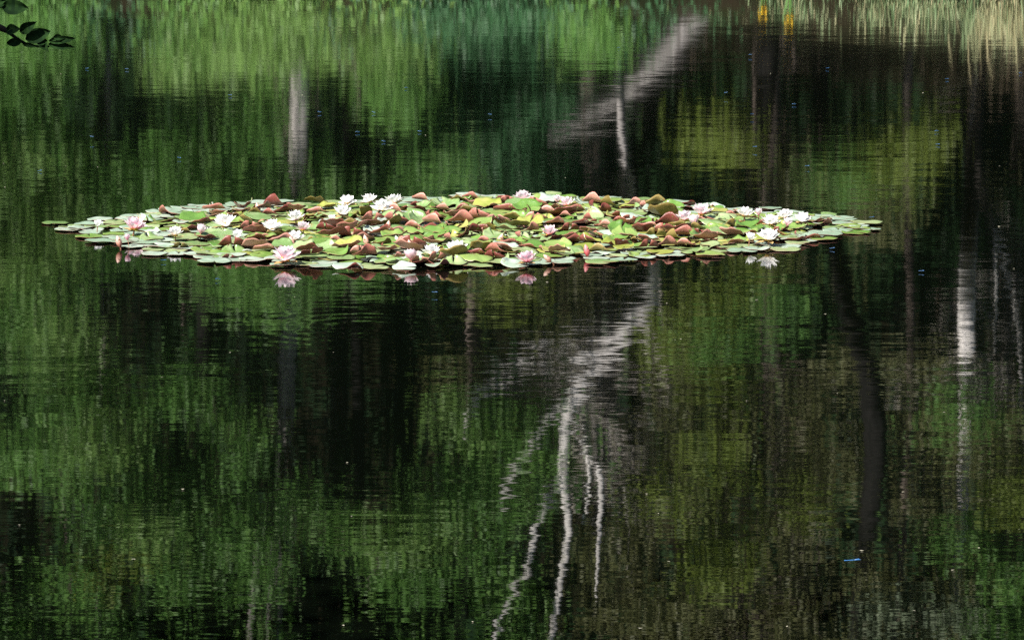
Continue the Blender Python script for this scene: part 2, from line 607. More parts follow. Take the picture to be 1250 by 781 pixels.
tD = tree("black alder stem bowed in a slow curve on the reed side", "d", "bark_dark", [(1000, 30), (1003, 150), (1012, 260), (1028, 345), (1052, 435), (1068, 520), (1063, 620), (1047, 720), (1040, 800)], [18, 18, 19, 21, 25, 27, 22, 16, 13], [53, 52.6, 52, 51, 50.0, 49.9, 50.4, 52.6, 54])
tE = tree("white birch with drooping pale twigs at the reed end", "o", "bark_birch_shaded_foot", [(1198, 10), (1192, 120), (1186, 230), (1181, 335), (1179, 440), (1178, 485), (1174, 620), (1160, 800)], [20, 20, 20, 20, 19, 18, 16, 14], [55.5, 55.2, 54.4, 50.9, 50.7, 54.5, 57, 58])
tF = tree("short brown trunk standing before the smooth dark alders", "b", "bark_brown", [(491, 0), (491, 100), (492, 230), (494, 275)], [26, 28, 24, 14], 54.0, grow=0)
tG = tree("twin dim brown trunk behind the hanging green boughs", "g", "bark_dark", [(268, 0), (262, 110), (256, 190), (250, 400), (246, 800)], [26, 26, 24, 20, 16], 56.0)
tH = tree("slim tan sapling at the edge of the light green hazel", "G", "bark_grey", [(135, 0), (134, 60), (131, 130), (127, 400), (118, 800)], [9, 9, 8, 8, 6], 52.0)
tI = tree("leafy young hornbeam whose green boughs hang to the water", "g", "bark_brown", [(60, 0), (72, 200), (84, 420), (80, 620), (96, 800)], [18, 17, 16, 15, 13], 53.2)
tJ = tree("slender dark stem between the deep black gaps", "d", "bark_dark", [(425, 20), (428, 200), (436, 400), (440, 800)], [16, 16, 15, 13], 57.0)
tK = tree("green lime with low spreading boughs below the birch", "g", "bark_brown", [(590, 0), (585, 200), (578, 400), (572, 600), (560, 800)], [20, 19, 18, 17, 15], 55.5)
tL = tree("yellow-green willow between the two white birches", "y", "bark_dark", [(940, 20), (930, 170), (905, 330), (888, 500), (880, 800)], [22, 20, 18, 16, 14], 52.0)
tM = tree("grey willow with sage leaves behind the reeds", "s", "bark_brown", [(1110, 0), (1106, 200), (1112, 420), (1104, 620), (1090, 800)], [11, 11, 11, 10, 9], 55.0)
# birch B: fork and side stems
Bt = tB['tubes']


def stem(T, pts, rads, D, dz=0.0, n=7):
    P = smooth_path([refl(px, py, D) + np.array((0, dz * i, 0)) for i, (px, py) in enumerate(pts)], 5)
    rr = np.interp(np.linspace(0, 1, len(P)), np.linspace(0, 1, len(rads)), [r * D / FPX / 2 for r in rads])
    T['tubes'].add(P, rr, n, 0.08)


stem(tB, [(686, 580), (694, 630), (692, 670), (684, 715), (674, 778), (668, 860)], [11, 10, 10, 9, 8, 5], 50.0, .03)
stem(tB, [(686, 580), (668, 606), (654, 640), (645, 690), (628, 722), (606, 762), (596, 800)], [9, 9, 9, 8, 6, 5, 4], 50.0, -.05)
stem(tB, [(694, 510), (716, 548), (733, 575), (731, 650), (727, 722)], [3, 3, 8, 6, 3], 49.9, -.05)
stem(tB, [(708, 462), (668, 515), (636, 560), (610, 606)], [5, 5, 9, 4], 50.0, -.1)
stem(tB, [(760, 405), (690, 420), (615, 458), (580, 488), (566, 520)], [6, 6, 6, 7, 3], 50.0, -.05)
stem(tB, [(716, 548), (720, 580), (716, 610), (712, 640)], [4, 5, 4, 3], 50.0, .1)
stem(tA, [(735, 134), (755, 122), (758, 160), (764, 195)], [10, 9, 9, 5], 49.9)
stem(tE, [(1190, 200), (1206, 250), (1214, 300), (1216, 380), (1212, 430)], [7, 6, 5, 4, 3], 52.4)
stem(tE, [(1186, 240), (1212, 280), (1240, 380), (1246, 470), (1243, 560)], [7, 6, 5, 5, 3], 53)
stem(tC, [(345, 590), (318, 650), (312, 720), (300, 800)], [12, 11, 10, 8], 52)
stem(tC, [(364, 170), (340, 230), (330, 300)], [8, 6, 4], 52)

# trees beyond the edges of the view
for k, x in enumerate((-9.0, -11.5, -14.5, 9.0, 11.5, 14.5)):
    px = W0 / 2 + x / 52 * FPX
    tree(("spreading green tree on the bank outside the picture" if x < 0 else "olive tree on the bank outside the picture"), 'gGb'[k % 3] if x < 0 else 'oyd'[k % 3], 'bark_brown',
         [(px, 0), (px + 10, 300), (px - 12, 800)], [22, 20, 16], 52.5 + (k % 2))


def host(c, P):
    ok = {'g': 'gG', 'G': 'Gg', 'b': 'bg', 'o': 'oy', 'y': 'yo', 'd': 'dgb', 'n': 'oys', 's': 'sy'}[c]
    best, bd = None, 1e9
    for T in TREES:
        if T['species'] in ok:
            d = abs(T['base'][0] - P[0]) + (0 if T['species'] == ok[0] else 1.2)
            if d < bd:
                best, bd = T, d
    return best


def trunk_at(T, z):
    return min(T['sp'], key=lambda p: abs(p[2] - z))


for r in range(-1, 19):
    for c in range(-12, 37):
        cc = c if 0 <= c < 25 else (-c - 1 if c < 0 else 49 - c)
        rr_ = min(max(r, 0), 15)
        t = ROWS[rr_][cc]
        if r > 15:
            t = random.choice([t, 'd', 'o' if cc > 12 else 'g'])
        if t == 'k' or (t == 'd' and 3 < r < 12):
            for q in range(3):  # dark leaf clumps added behind the gaps; their colour deepens the hollow's shade
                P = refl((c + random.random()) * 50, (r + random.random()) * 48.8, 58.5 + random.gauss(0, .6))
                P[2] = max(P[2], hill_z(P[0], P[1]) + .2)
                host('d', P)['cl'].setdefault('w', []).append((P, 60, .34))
        if t == 'k':
            continue
        for q in range(NCL[t] if t != 'd' else random.random() < .6):
            tt = t
            if t == 'd' and random.random() < 0.25:
                tt = 'o' if cc > 12 else 'g'
            D = DEP[t] + random.gauss(0, 0.45)
            P = refl((c + random.uniform(.05, .95)) * 50, (r + random.uniform(.02, .98)) * 48.8, D)
            if D < float(shore_far(P[0])) + 0.2 and P[2] < 0.25:
                P[2] = 0.25 + random.random() * 0.3
            if P[2] < hill_z(P[0], D) + 0.12:
                P[2] = hill_z(P[0], D) + random.uniform(0.1, 0.4)
            T = host(tt, P)
            n = {'d': 50, 'n': 26}.get(t, 84)
            T['cl'].setdefault(tt, []).append((P, n, 0.25))
            if random.random() < (0.95 if t == 'n' else 0.35):
                a = trunk_at(T, P[2] - random.uniform(0.2, 1.2))
                if np.linalg.norm(a - P) < 2.6 and a is not T['sp'][-1]:
                    mid = (a + P) / 2 + np.array((random.uniform(-.2, .2), random.uniform(-.3, .1), random.uniform(0, .35)))
                    lp = smooth_path([a, mid, P], 4)
                    T['limbs'].add(lp, np.linspace(0.03, 0.007, 9), 5)
                    for q2 in range(5 if t == 'n' else 1):
                        s0 = random.choice(lp[3:])
                        e = s0 + np.array((random.gauss(0, .3), random.gauss(-.1, .2), random.uniform(-.2, .75)))
                        T['limbs'].add([s0, (s0 + e) / 2 + np.array((random.gauss(0, .05), random.gauss(0, .05), 0)), e], [.009, .007, .004], 4)

for q in range(900):
    x = random.uniform(-13, 13)
    if x > 2.6:
        continue
    D = float(shore_far(np.array(x))) + random.uniform(-1.0, 1.2)
    P = np.array((x, D, max(.04, hill_z(x, D)) + random.uniform(0, .35)))
    cc = int(min(24, max(0, (W0 / 2 + x / D * FPX) // 50)))
    tt = ROWS[0][cc]
    if tt in 'dn' and random.random() < .8:
        continue
    tt = tt if tt in 'gGb' else 'b'
    host(tt, P)['cl'].setdefault(tt, []).append((P, 40, .25))

# high canopy over the wood's edge (above the view; it shades the interior)
for T in TREES:
    if T in (tA, tB, tF):
        T['canopy'] = []
        continue
    cx = T['sp'][-1][0]
    pts = []
    for k in range(70):
        pts.append((np.array((cx + random.gauss(0, 1.5), T['D'] + 3.6 + random.gauss(0, 1.3), random.uniform(9.8, 16.5))), 26, 0.55))
    T['canopy'] = pts

for T in TREES:
    root = T['root']
    inv = -np.array(root.location)
    tm = T['tubes']
    tm.V = [v + inv for v in tm.V]
    n0, off0 = len(tm.F), sum(len(v) for v in tm.V)
    V0, F0 = tm.V + [v + inv for v in T['limbs'].V], tm.F + [tuple(i + off0 for i in q) for q in T['limbs'].F]
    link("trunk", mesh("trunk", np.concatenate(V0), np.array(F0), (M[T['bark']], M['bark_grey' if T['bark'] in ('bark_white', 'bark_birch_shaded_foot') else 'bark_brown']), [0] * n0 + [1] * (len(F0) - n0)), root)
    V, F, mi, ti = [], [], [], []
    mats, off = [], 0
    groups = dict(T['cl'])
    for key, cl in list(groups.items()) + [('canopy', T['canopy'])]:
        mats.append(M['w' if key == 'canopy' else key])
        for (P, n, s) in cl:
            big = key == 'canopy'
            C = P + rng.normal(size=(n, 3)) * np.array((s, s, s * 0.62))
            C[:, 2] = np.maximum(C[:, 2], 0.05)
            size = 0.42 if big else {'b': .085, 'o': .075, 's': .085, 'y': .08, 'n': .06, 'w': .16}.get(key, .085)
            v, f = leaves(C, size, 0.5)
            V.append(v)
            F.append(f + off)
            off += len(v)
            mi += [len(mats) - 1] * n
            base = random.gauss(0.5, 0.16)
            ti.append(np.clip(rng.normal(base, 0.16, n), 0, 1))
    if V:
        link("crown", mesh("crown", np.concatenate(V) + inv, np.concatenate(F), mats, mi, False, np.concatenate(ti)), root)

# trees deeper in the wood
spec_labels = ["dark trunk deep in the wood behind the boughs"]
deep = []
for k in range(22):
    x = -15 + 30 * (k + 0.5) / 22 + random.uniform(-.5, .5)
    y = random.uniform(57, 70)
    z = hill_z(x, y)
    root = empty("tree", (x, y, z - 0.2))
    tag(root, "dim forest tree standing deep in the shade of the wood", "tree", "shaded trees deep in the wood")
    ts = TubeSet()
    r0 = random.uniform(.10, .22)
    h = random.uniform(16, 19)
    path = smooth_path([(0, 0, 0), (random.gauss(0, .2), 0, h * .3), (random.gauss(0, .5), 0, h * .65), (random.gauss(0, .8), 0, h)], 4)
    ts.add(path, np.linspace(r0, r0 * .3, len(path)), 8, .05)
    link("trunk", ts.build("trunk", M['bark_brown' if k % 3 else 'bark_dark']), root)
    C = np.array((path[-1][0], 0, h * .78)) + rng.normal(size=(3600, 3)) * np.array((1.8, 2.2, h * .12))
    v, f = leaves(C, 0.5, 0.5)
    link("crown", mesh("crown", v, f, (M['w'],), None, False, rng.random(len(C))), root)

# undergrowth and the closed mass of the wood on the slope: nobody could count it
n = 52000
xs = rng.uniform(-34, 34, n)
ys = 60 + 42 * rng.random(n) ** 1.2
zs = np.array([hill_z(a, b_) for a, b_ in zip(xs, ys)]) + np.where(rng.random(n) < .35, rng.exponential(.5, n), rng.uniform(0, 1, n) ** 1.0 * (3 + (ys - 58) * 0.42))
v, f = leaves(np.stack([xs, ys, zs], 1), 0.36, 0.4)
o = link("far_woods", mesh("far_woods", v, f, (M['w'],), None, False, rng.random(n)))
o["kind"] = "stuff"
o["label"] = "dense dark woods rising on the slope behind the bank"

# reed bed at the water's edge on the reed side
rv, rf, rt, off = [], [], [], 0
for k in range(14000):
    px = random.uniform(880, 1700)
    x = (px - W0 / 2) / FPX * 46
    y = float(shore_far(np.array(x))) + abs(random.gauss(0, 0.45)) - .15
    h = random.uniform(.05, .13) * (1.0 if px < 1110 else 1.7 if px < 1180 else 3.0) * min(1, .45 + (px - 880) / 120) * (2.4 if random.random() < .06 else 1)
    lean = random.gauss(0, .12)
    wd = random.uniform(.006, .012)
    b0 = np.array((x, y, max(-.1, hill_z(x, y) - .1)))
    m_ = b0 + np.array((lean * .4 * h, random.gauss(0, .06), h * .6))
    t_ = b0 + np.array((lean * h * 1.4, random.gauss(0, .12), h))
    a = random.uniform(0, PI)
    d = np.array((math.cos(a), math.sin(a) * .4, 0)) * wd
    rv += [b0 - d, b0 + d, m_ + d * .8, m_ - d * .8, t_ + d * .12, t_ - d * .12]
    rf += [(off, off + 1, off + 2, off + 3), (off + 3, off + 2, off + 4, off + 5)]
    tv = min(1, max(0, random.gauss(.55 if px < 1190 else .8, .25)))
    rt += [tv, tv]
    off += 6
o = link("reeds", mesh("reeds", np.array(rv), np.array(rf), (M['reed'],), None, False, rt))
o["kind"] = "stuff"
o["label"] = "pale reeds and sedge along the far water's edge"

# two yellow irises in the reeds
for (px, hh, lab) in ((942, 13, "yellow iris in bloom at the thin end of the reeds"), (972, 24, "taller yellow iris with a single bloom further into the reeds")):
    x = (px - W0 / 2) / FPX * 46.2
    y = float(shore_far(np.array(x))) - .1
    hh = float(refl(px, hh, y)[2]) - .03
    root = empty("yellow_iris", (x, y, 0))
    tag(root, lab, "iris", "yellow irises in the reeds")
    ts = TubeSet()
    ts.add([(0, 0, -.1), (0.01, 0, hh * .5), (0, 0, hh)], [.006, .005, .004], 6)
    link("stem", ts.build("stem", M['iris_leaf']), root)
    for j in range(4):
        V = [(-.012, 0, -.1), (.012, 0, -.1), (.012, .02, hh * .7), (-.012, .02, hh * .7), (0.0, .05, hh * 1.25), (.002, .05, hh * 1.25)]
        lf = link("leaf", mesh("iris_leaf", V, [(0, 1, 2, 3), (3, 2, 5, 4)], (M['iris_leaf'],)), root)
        lf.rotation_euler = (0, random.uniform(-.25, .25), j * 1.6)
    for j in range(6):
        V, F = [], []
        for a in range(5):
            s = a / 4
            wd = .035 * math.sin(PI * min(1, .15 + s * .8))
            for sgn in (-1, 0, 1):
                V.append((.10 * s, sgn * wd, hh + .06 * math.sin(s * 2.4) * (1 if j % 2 == 0 else 1.8) - .02 * abs(sgn)))
        for a in range(4):
            for b_ in range(2):
                q = a * 3 + b_
                F.append((q, q + 1, q + 4, q + 3))
        p = link("petal", mesh("iris_petal", V, F, (M['iris'],)), root)
        p.scale = (.7, .7, 1)
        p.rotation_euler = (0, 0, j * PI / 3)

# ------------------------------------------------------------------ the twig at the corner, on a tree of the near bank
root = empty("overhanging_tree", (-4.6, 6.0, 0.3))
tag(root, "dark leafy twig hanging over the water from the near bank into the corner", "tree")
RO = np.array(root.location)
ts = TubeSet()
tp = smooth_path([(0, 0, -.3), (.1, .3, 1.5), (.25, .8, 3.2), (.3, 1.0, 6.0), (.2, 1.1, 9.0)], 4)
ts.add(tp, np.linspace(.17, .05, len(tp)), 10, .05)
link("trunk", ts.build("trunk", M['bark_dark']), root)
DT = 9.6


def tw(px, py, D=DT):
    d = ray(px, py)
    return np.array((0, 0, CAM_H)) + d * (D / d[1]) - RO


br = TubeSet()
p_end = tw(60, 55)
bp = smooth_path([tp[7], tw(-500, -90, 8.5), tw(-180, -20, 9.2), tw(-60, 14), tw(0, 34), tw(16, 44), tw(30, 53), tw(46, 57), tw(60, 57)], 4)
br.add(bp, np.interp(np.linspace(0, 1, len(bp)), [0, .3, .6, 1], [.035, .016, .004, .0022]), 6)
bp2 = smooth_path([tw(-180, -20, 9.2), tw(-90, -5), tw(-25, 6), tw(2, 10)], 4)
br.add(bp2, np.linspace(.008, .002, len(bp2)), 5)
bough = link("twig", br.build("twig", M['bark_dark']), root)
M['twig_leaf'] = leaf_mat("leaf_twig", (.003, .012, .003), (.006, .020, .004), (.010, .028, .006), .05, .8)


def twig_leaf(a, b, wid, roll=0.0, D=DT):
    A, B = tw(*a, D), tw(*b, D + random.uniform(-.02, .02))
    ax = B - A
    L = np.linalg.norm(ax)
    ax = ax / L
    view = np.array((0.12, -1, 0.05))
    side = np.cross(ax, view)
    side /= np.linalg.norm(side)
    nrm = np.cross(side, ax)
    side = math.cos(roll) * side + math.sin(roll) * nrm
    V, F = [], []
    ns = 9
    for i in range(ns):
        s = i / (ns - 1)
        wv = wid * D / FPX * .5 * (math.sin(PI * s ** .8) ** .75 if 0 < s < 1 else 0.02)
        c = A + ax * L * s + nrm * .008 * math.sin(PI * s)
        for k in (-1, -.5, 0, .5, 1):
            V.append(c + side * wv * k + nrm * .010 * abs(k))
    for i in range(ns - 1):
        for k in range(4):
            q = i * 5 + k
            F.append((q, q + 1, q + 6, q + 5))
    me = mesh("leaf", V, np.array(F), (M['twig_leaf'],), None, True, rng.random(len(F)))
    link("leaf", me, bough)


for a, b, wd, ro in [((2, 8), (35, 10), 19, .2), ((-14, 8), (8, 0), 14, .4), ((10, 36), (27, 36), 14, .3), ((26, 38), (46, 26), 14, .2), ((31, 48), (62, 38), 19, .3),
                     ((28, 50), (9, 53), 11, .2), ((44, 50), (58, 50), 13, .5), ((52, 54), (60, 65), 10, .2), ((60, 54), (92, 58), 10, .1), ((60, 50), (93, 47), 11, .5),
                     ((66, 45), (80, 47), 8, .3), ((30, 54), (50, 58), 6, .3), ((-30, 20), (-12, 34), 16, .1)]:
    twig_leaf(a, b, wd, ro)
C = np.array((-.9, -.4, 6.2)) + rng.normal(size=(5200, 3)) * np.array((1.7, 1.5, 1.1))
C = C[(C[:, 2] > 2.9)]
v, f = leaves(C, .16, .5)
link("crown", mesh("crown", v, f, (M['d'],), None, False, rng.random(len(C))), root)

# ------------------------------------------------------------------ water lilies
GP = "water lily leaves of the floating patch"
GF = "water lily flowers of the floating patch"


def pad_mesh(name, f, rx=1.0, notch=0.16):
    NR, NT = 6, 30
    top, vein = [], []
    rs = [0.0, .22, .45, .68, .87, 1.0]
    ths = [notch + (2 * PI - 2 * notch) * k / (NT - 1) for k in range(NT)]
    for i in range(NR):
        for k, th in enumerate(ths):
            r = rs[i]
            if i == NR - 1:
                r *= 1 + .012 * math.sin(7 * th) + .01 * math.sin(13 * th + 1)
            top.append(np.array(f(r * math.cos(th) * rx, r * math.sin(th), r, th), float))
            vein.append((.5 + .5 * math.cos(th * 15)) ** 3 * (0.3 + .7 * r))
    top = np.array(top)
    G = top.reshape(NR, NT, 3)
    du = np.gradient(G, axis=0)
    dv = np.gradient(G, axis=1)
    nn = np.cross(du, dv)
    ln = np.linalg.norm(nn, axis=2, keepdims=True)
    nn = np.where(ln > 1e-6, nn / np.maximum(ln, 1e-9), np.array((0, 0, 1.0)))
    bot = (G - nn * .014).reshape(-1, 3)
    n = NR * NT
    V = np.concatenate([top, bot])
    F, mi = [], []
    for i in range(NR - 1):
        for k in range(NT - 1):
            a, b, c, d = i * NT + k, (i + 1) * NT + k, (i + 1) * NT + k + 1, i * NT + k + 1
            F.append((a, b, c, d)); mi.append(0)
            F.append((n + d, n + c, n + b, n + a)); mi.append(1)
    for k in range(NT - 1):
        a = (NR - 1) * NT + k
        F.append((a, n + a, n + a + 1, a + 1)); mi.append(1)
    for i in range(NR - 1):
        a, b = i * NT, (i + 1) * NT
        F.append((b, a, n + a, n + b)); mi.append(1)
        a, b = i * NT + NT - 1, (i + 1) * NT + NT - 1
        F.append((a, b, n + b, n + a)); mi.append(1)
    return mesh(name, V, np.array(F), (TOP['green'], UND['red-brown']), mi, True, vein + vein, "vein", 'POINT')


def d_flat(a, ph):
    return lambda x, y, r, th: (x, y, a * r * r * (1 + math.sin(2 * th + ph)) * .5 + .02 * r * math.sin(5 * th + ph))


def d_cup(k, e, ph):
    return lambda x, y, r, th: (x * (1 - .12 * k * r), y * (1 - .12 * k * r), k * r ** 2.2 * (1 + e * math.sin(th + ph)) + .07 * r * r * math.sin(4 * th + ph) + .05 * r ** 3 * math.sin(7 * th + 2 * ph) + .16 * (abs(x * math.cos(ph) + y * math.sin(ph)) - .3 * r))


def d_fold(k, ang=0.0, tw_=0.0):
    def f(x, y, r, th):
        c, s = math.cos(ang), math.sin(ang)
        a, b = x * c + y * s, -x * s + y * c
        kk = k * (1 + tw_ * b)
        a2, z = math.sin(kk * a) / kk, (1 - math.cos(kk * a)) / kk
        return (a2 * c - b * s, a2 * s + b * c, z + .05 * r * r * math.sin(5 * th + ang) + .06 * r ** 3 * math.sin(8 * th))
    return f


def d_curl(y0, k, ang):
    def f(x, y, r, th):
        c, s = math.cos(ang), math.sin(ang)
        a, b = x * c + y * s, -x * s + y * c
        z = .05 * r * r * math.sin(3 * th)
        y1 = y0 + .13 * math.sin(4.2 * b + 2 * ang)
        if a > y1:
            t = (a - y1) * k
            a, z = y1 + math.sin(t) / k, z + (1 - math.cos(t)) / k
        return (a * c - b * s, a * s + b * c, z)
    return f


ROLL = ((.15, 2.0, 0.0), (.35, 2.6, 1.4), (.5, 3.3, 3.0), (.3, 2.3, 4.6), (.0, 1.7, 2.2))
VAR = {
    'roll': [pad_mesh("pad_roll", d_curl(y0, k, a), 1.0, .13) for y0, k, a in ROLL],
    'flat': [pad_mesh("pad_flat", d_flat(a, ph), rx, nt) for a, ph, rx, nt in ((.03, 0, 1, .10), (.06, 1, .95, .16), (.05, 2.2, 1.05, .08), (.10, 3.6, 1, .2))],
    'cup': [pad_mesh("pad_cup", d_cup(k, e, ph), rx, nt) for k, e, ph, rx, nt in ((.16, .6, 0, 1, .1), (.24, .4, 1.5, .95, .15), (.12, .9, 3, 1.05, .12), (.30, .7, 4.4, 1, .2))],
    'fold': [pad_mesh("pad_fold", d_fold(k, a, t), rx, nt) for k, a, t, rx, nt in ((.6, 0, .2, 1, .12), (.9, .7, -.2, 1, .1), (.5, 1.6, .3, .95, .16), (1.2, 2.3, .15, 1, .1))],
    'curl': [pad_mesh("pad_curl", d_curl(y0, k, a), rx, nt) for y0, k, a, rx, nt in ((.2, 1.6, 0, 1, .1), (.45, 2.6, 1.4, 1, .14), (.1, 1.2, 3.0, .95, .12), (.5, 3.4, 4.6, 1, .1))],
    'dome': [pad_mesh("pad_dome", d_cup(-k, e, ph), rx, nt) for k, e, ph, rx, nt in ((.22, .5, 0, 1, .1), (.32, .4, 2, .95, .14), (.18, .9, 4, 1.05, .1))],
}

# flowers: (px, py, size, colour, openness, short name)
FL = [
    (164, 280, 1.08, 'pink', .9, "big pink flower at the patch's left tip"),
    (119, 277, .55, 'white', .5, "small pale bloom among the outlying leaves of the left tip"),
    (156, 293, .50, 'pink', .3, "tiny pink bloom under the big pink flower"),
    (214, 288, .85, 'white', .85, "white flower next to a half-closed pink one"),
    (245, 285, .70, 'blush', .4, "half-closed pinkish flower near the left end"),
    (275, 276, 1.10, 'white', 1.0, "wide open white flower on dark sepals near the left end"),
    (290, 291, .75, 'white', .6, "white flower tucked into a red-brown leaf"),
    (332, 280, .90, 'white', .95, "flat white flower between brown leaves"),
    (361, 269, .90, 'white', .7, "tall white flower under a pale leaf at the back"),
    (370, 281, .80, 'blush', .9, "tilted white flower just below the tall white one"),
    (360, 293, .85, 'white', .9, "white flower behind the big front flower"),
    (349, 318, 1.20, 'blush', 1.0, "big white flower with pink base at the front edge, mirrored in the water"),
    (424, 249, .90, 'white', .95, "first white flower of the back-edge row"),
    (451, 247, .95, 'white', .95, "highest white flower of the back-edge row"),
    (482, 249, .95, 'white', .95, "last white flower of the back-edge row"),
    (467, 257, 1.05, 'white', 1.0, "white flower in front of the back-edge row"),
    (418, 262, .85, 'white', .7, "white flower behind a brown leaf below the back-edge row"),
    (404, 269, .55, 'white', .4, "small closed white flower below the back-edge row"),
    (502, 318, .85, 'pink', .5, "pink flower at the front edge beside a wide white one"),
    (526, 311, .95, 'white', 1.0, "wide white flower at the front edge"),
    (556, 309, 1.05, 'white', .95, "white flower showing its yellow heart at the front edge"),
    (638, 245, 1.05, 'blush', 1.0, "tall pale pink flower standing alone at the back edge"),
    (681, 247, .60, 'blush', .4, "small upright pale bloom at the back edge"),
    (692, 251, .90, 'blush', .9, "pale pink flower next to a green domed leaf at the back edge"),
    (670, 287, .90, 'pink', .8, "pink flower in the middle of the patch"),
    (643, 320, .95, 'pink', .7, "pink cup-shaped flower at the front edge"),
    (856, 262, 1.00, 'blush', 1.0, "upper white flower of the trio near the right end"),
    (836, 269, .95, 'blush', .95, "lower white flower of the trio near the right end"),
    (848, 275, .85, 'blush', .4, "half-open pink flower of the trio near the right end"),
    (909, 264, .85, 'white', .8, "ragged white flower behind a red leaf at the right"),
    (926, 263, .60, 'blush', .5, "slim pale bloom beside the ragged white flower"),
    (958, 266, .90, 'white', .8, "tall white flower of the right-end cluster"),
    (979, 270, .85, 'white', .8, "outermost white flower of the right-end cluster"),
    (940, 274, .95, 'white', .95, "flat white flower of the right-end cluster"),
    (961, 276, .75, 'blush', .6, "pinkish flower at the lower edge of the right-end cluster"),
    (938, 293, 1.05, 'white', 1.0, "bright white flower alone above the pale floating leaves"),
    (915, 293, .65, 'white', .4, "nodding half-open white flower beside the bright lone one"),
]
BUDS = [
    (315, 258, 'peach', "pink bud upright at the back edge among brown leaves"),
    (146, 299, 'peach', "yellowish bud at the very edge below the big pink flower"),
    (473, 280, 'peach', "pink bud between red leaves below the back-edge row"),
    (501, 303, 'peach', "tall salmon bud above the pink front flower"),
    (609, 296, 'peach', "pink bud between yellow-green leaves in the middle"),
    (671, 318, 'peach', "salmon bud beside the cup-shaped pink flower"),
    (717, 310, 'rose', "red bud lying by the gap in the front edge"),
    (357, 300, 'peach', "small pointed bud behind the big front flower"),
    (829, 285, 'rose', "curled red bud below the trio of flowers"),
    (448, 298, 'peach', "pale bud among the green leaves of the middle"),
]


def petal_mesh(name, L, Wd, lift, cup, m):
    V, F, al = [], [], []
    ns = 7
    for i in range(ns):
        s = i / (ns - 1)
        wv = Wd * (math.sin(PI * (0.12 + .88 * s) ** 1.15) ** .8 if s < 1 else 0.03)
        el = lift + cup * s
        px = L * (s - .06 * cup * s * s) * math.cos(lift + cup * s * .5)
        pz = L * s * math.sin(lift + cup * s * .5)
        for k in (-1, -.5, 0, .5, 1):
            V.append((px - .10 * L * abs(k) ** 2 * math.sin(lift) * .3, wv * k, pz + wv * .45 * k * k * math.cos(lift)))
            al.append(s)
    for i in range(ns - 1):
        for k in range(4):
            q = i * 5 + k
            F.append((q, q + 5, q + 6, q + 1))
    return mesh(name, V, np.array(F), (m,), None, True, al, "along", 'POINT')


PM = {}


def get_petal(col, ring, op):
    key = (col, ring, round(op * 4))
    if key not in PM:
        lift = [R(62 - 50 * op), R(72 - 38 * op), R(80 - 24 * op)][ring]
        PM[key] = petal_mesh("petal", [.074, .068, .055][ring], [.0205, .019, .015][ring], lift, .45, PET[col])
    return PM[key]


def stamen_mesh():
    ts = TubeSet()
    for k in range(26):
        a = k * 2.399
        r = .016 * math.sqrt(k / 26)
        lean = np.array((math.cos(a), math.sin(a), 0))
        ts.add([lean * r, lean * r * 1.2 + np.array((0, 0, .018)), lean * r * .9 + np.array((0, 0, .028))], [.0025, .0025, .0012], 5)
    return ts.build("stamen_center", M['stamen'])


ST = stamen_mesh()
SEP = petal_mesh("sepal", .07, .013, R(4), .25, M['sepal'])
SEP_UP = petal_mesh("sepal", .05, .011, R(70), .25, M['sepal'])
FPOS = []
for (px, py, sz, colr, op, lab) in FL:
    zf = 0.032 if py > 300 else .045
    g = ground(px, py, zf)
    FPOS.append((px, py, g, lab))
    root = empty("water_lily_flower", tuple(g))
    root.rotation_euler = (random.gauss(-.08, .10), random.gauss(0, .12), random.uniform(0, 6.28))
    s = sz * 1.08 * random.uniform(.92, 1.08)
    root.scale = (s, s, s)
    tag(root, lab[0].lower() + lab[1:], "water lily", GF)
    for ring, n in ((0, 8), (1, 8), (2, 6)):
        for k in range(n):
            p = link("petal", get_petal(colr, ring, op), root)
            p.rotation_euler = (random.gauss(0, .06), random.gauss(0, .09), 2 * PI * (k + .5 * ring + random.gauss(0, .06)) / n)
            p.location = (0, 0, .004 * ring)
            q = random.uniform(.9, 1.08)
            p.scale = (q, random.uniform(.88, 1.1), q)
    for k in range(4):
        p = link("sepal", SEP if op > .6 else SEP_UP, root)
        p.rotation_euler = (0, random.uniform(-.1, .25), 2 * PI * k / 4 + .4)
        p.location = (0, 0, -.004)
    st_ = link("stamen_center", ST, root)
    if op <= .75:
        st_.scale = (.55, .55, .55)
        st_.location = (0, 0, .012)
    t = TubeSet()
    t.add([(0, 0, 0), (.004, .003, -.05), (.01, .01, -.16)], [.0045, .004, .004], 6)
    link("stalk", t.build("stalk", M['stalk']), root)

for (px, py, colr, lab) in BUDS:
    g = ground(px, py, .026)
    root = empty("water_lily_bud", tuple(g))
    root.rotation_euler = (random.gauss(0, .25), random.gauss(0, .3), random.uniform(0, 6))
    s = random.uniform(.85, 1.05)
    root.scale = (s, s, s)
    tag(root, lab, "bud", "buds among the water lily leaves")
    V, F, al = [], [], []
    for i in range(9):
        t_ = i / 8
        rr = .019 * (math.sin(PI * (.12 + .86 * t_)) ** .8) * (1 - .25 * t_)
        for k in range(12):
            a = 2 * PI * k / 12
            q = rr * (1 + .10 * math.cos(4 * a + t_))
            V.append((q * math.cos(a), q * math.sin(a), .068 * t_ - .01))
            al.append(t_)
    for i in range(8):
        for k in range(12):
            a, b = i * 12 + k, i * 12 + (k + 1) % 12
            F.append((a, b, b + 12, a + 12))
    link("bud_body", mesh("bud", V, np.array(F), (PET[colr],), None, True, al, "along", 'POINT'), root)
    for k in range(3):
        p = link("sepal", SEP_UP, root)
        p.rotation_euler = (0, .25, k * 2.1)
        p.scale = (.85, .9, .85)
    t = TubeSet()
    t.add([(0, 0, -.005), (.003, 0, -.06), (.01, .01, -.15)], [.004, .004, .004], 6)
    link("stalk", t.build("stalk", M['stalk']), root)

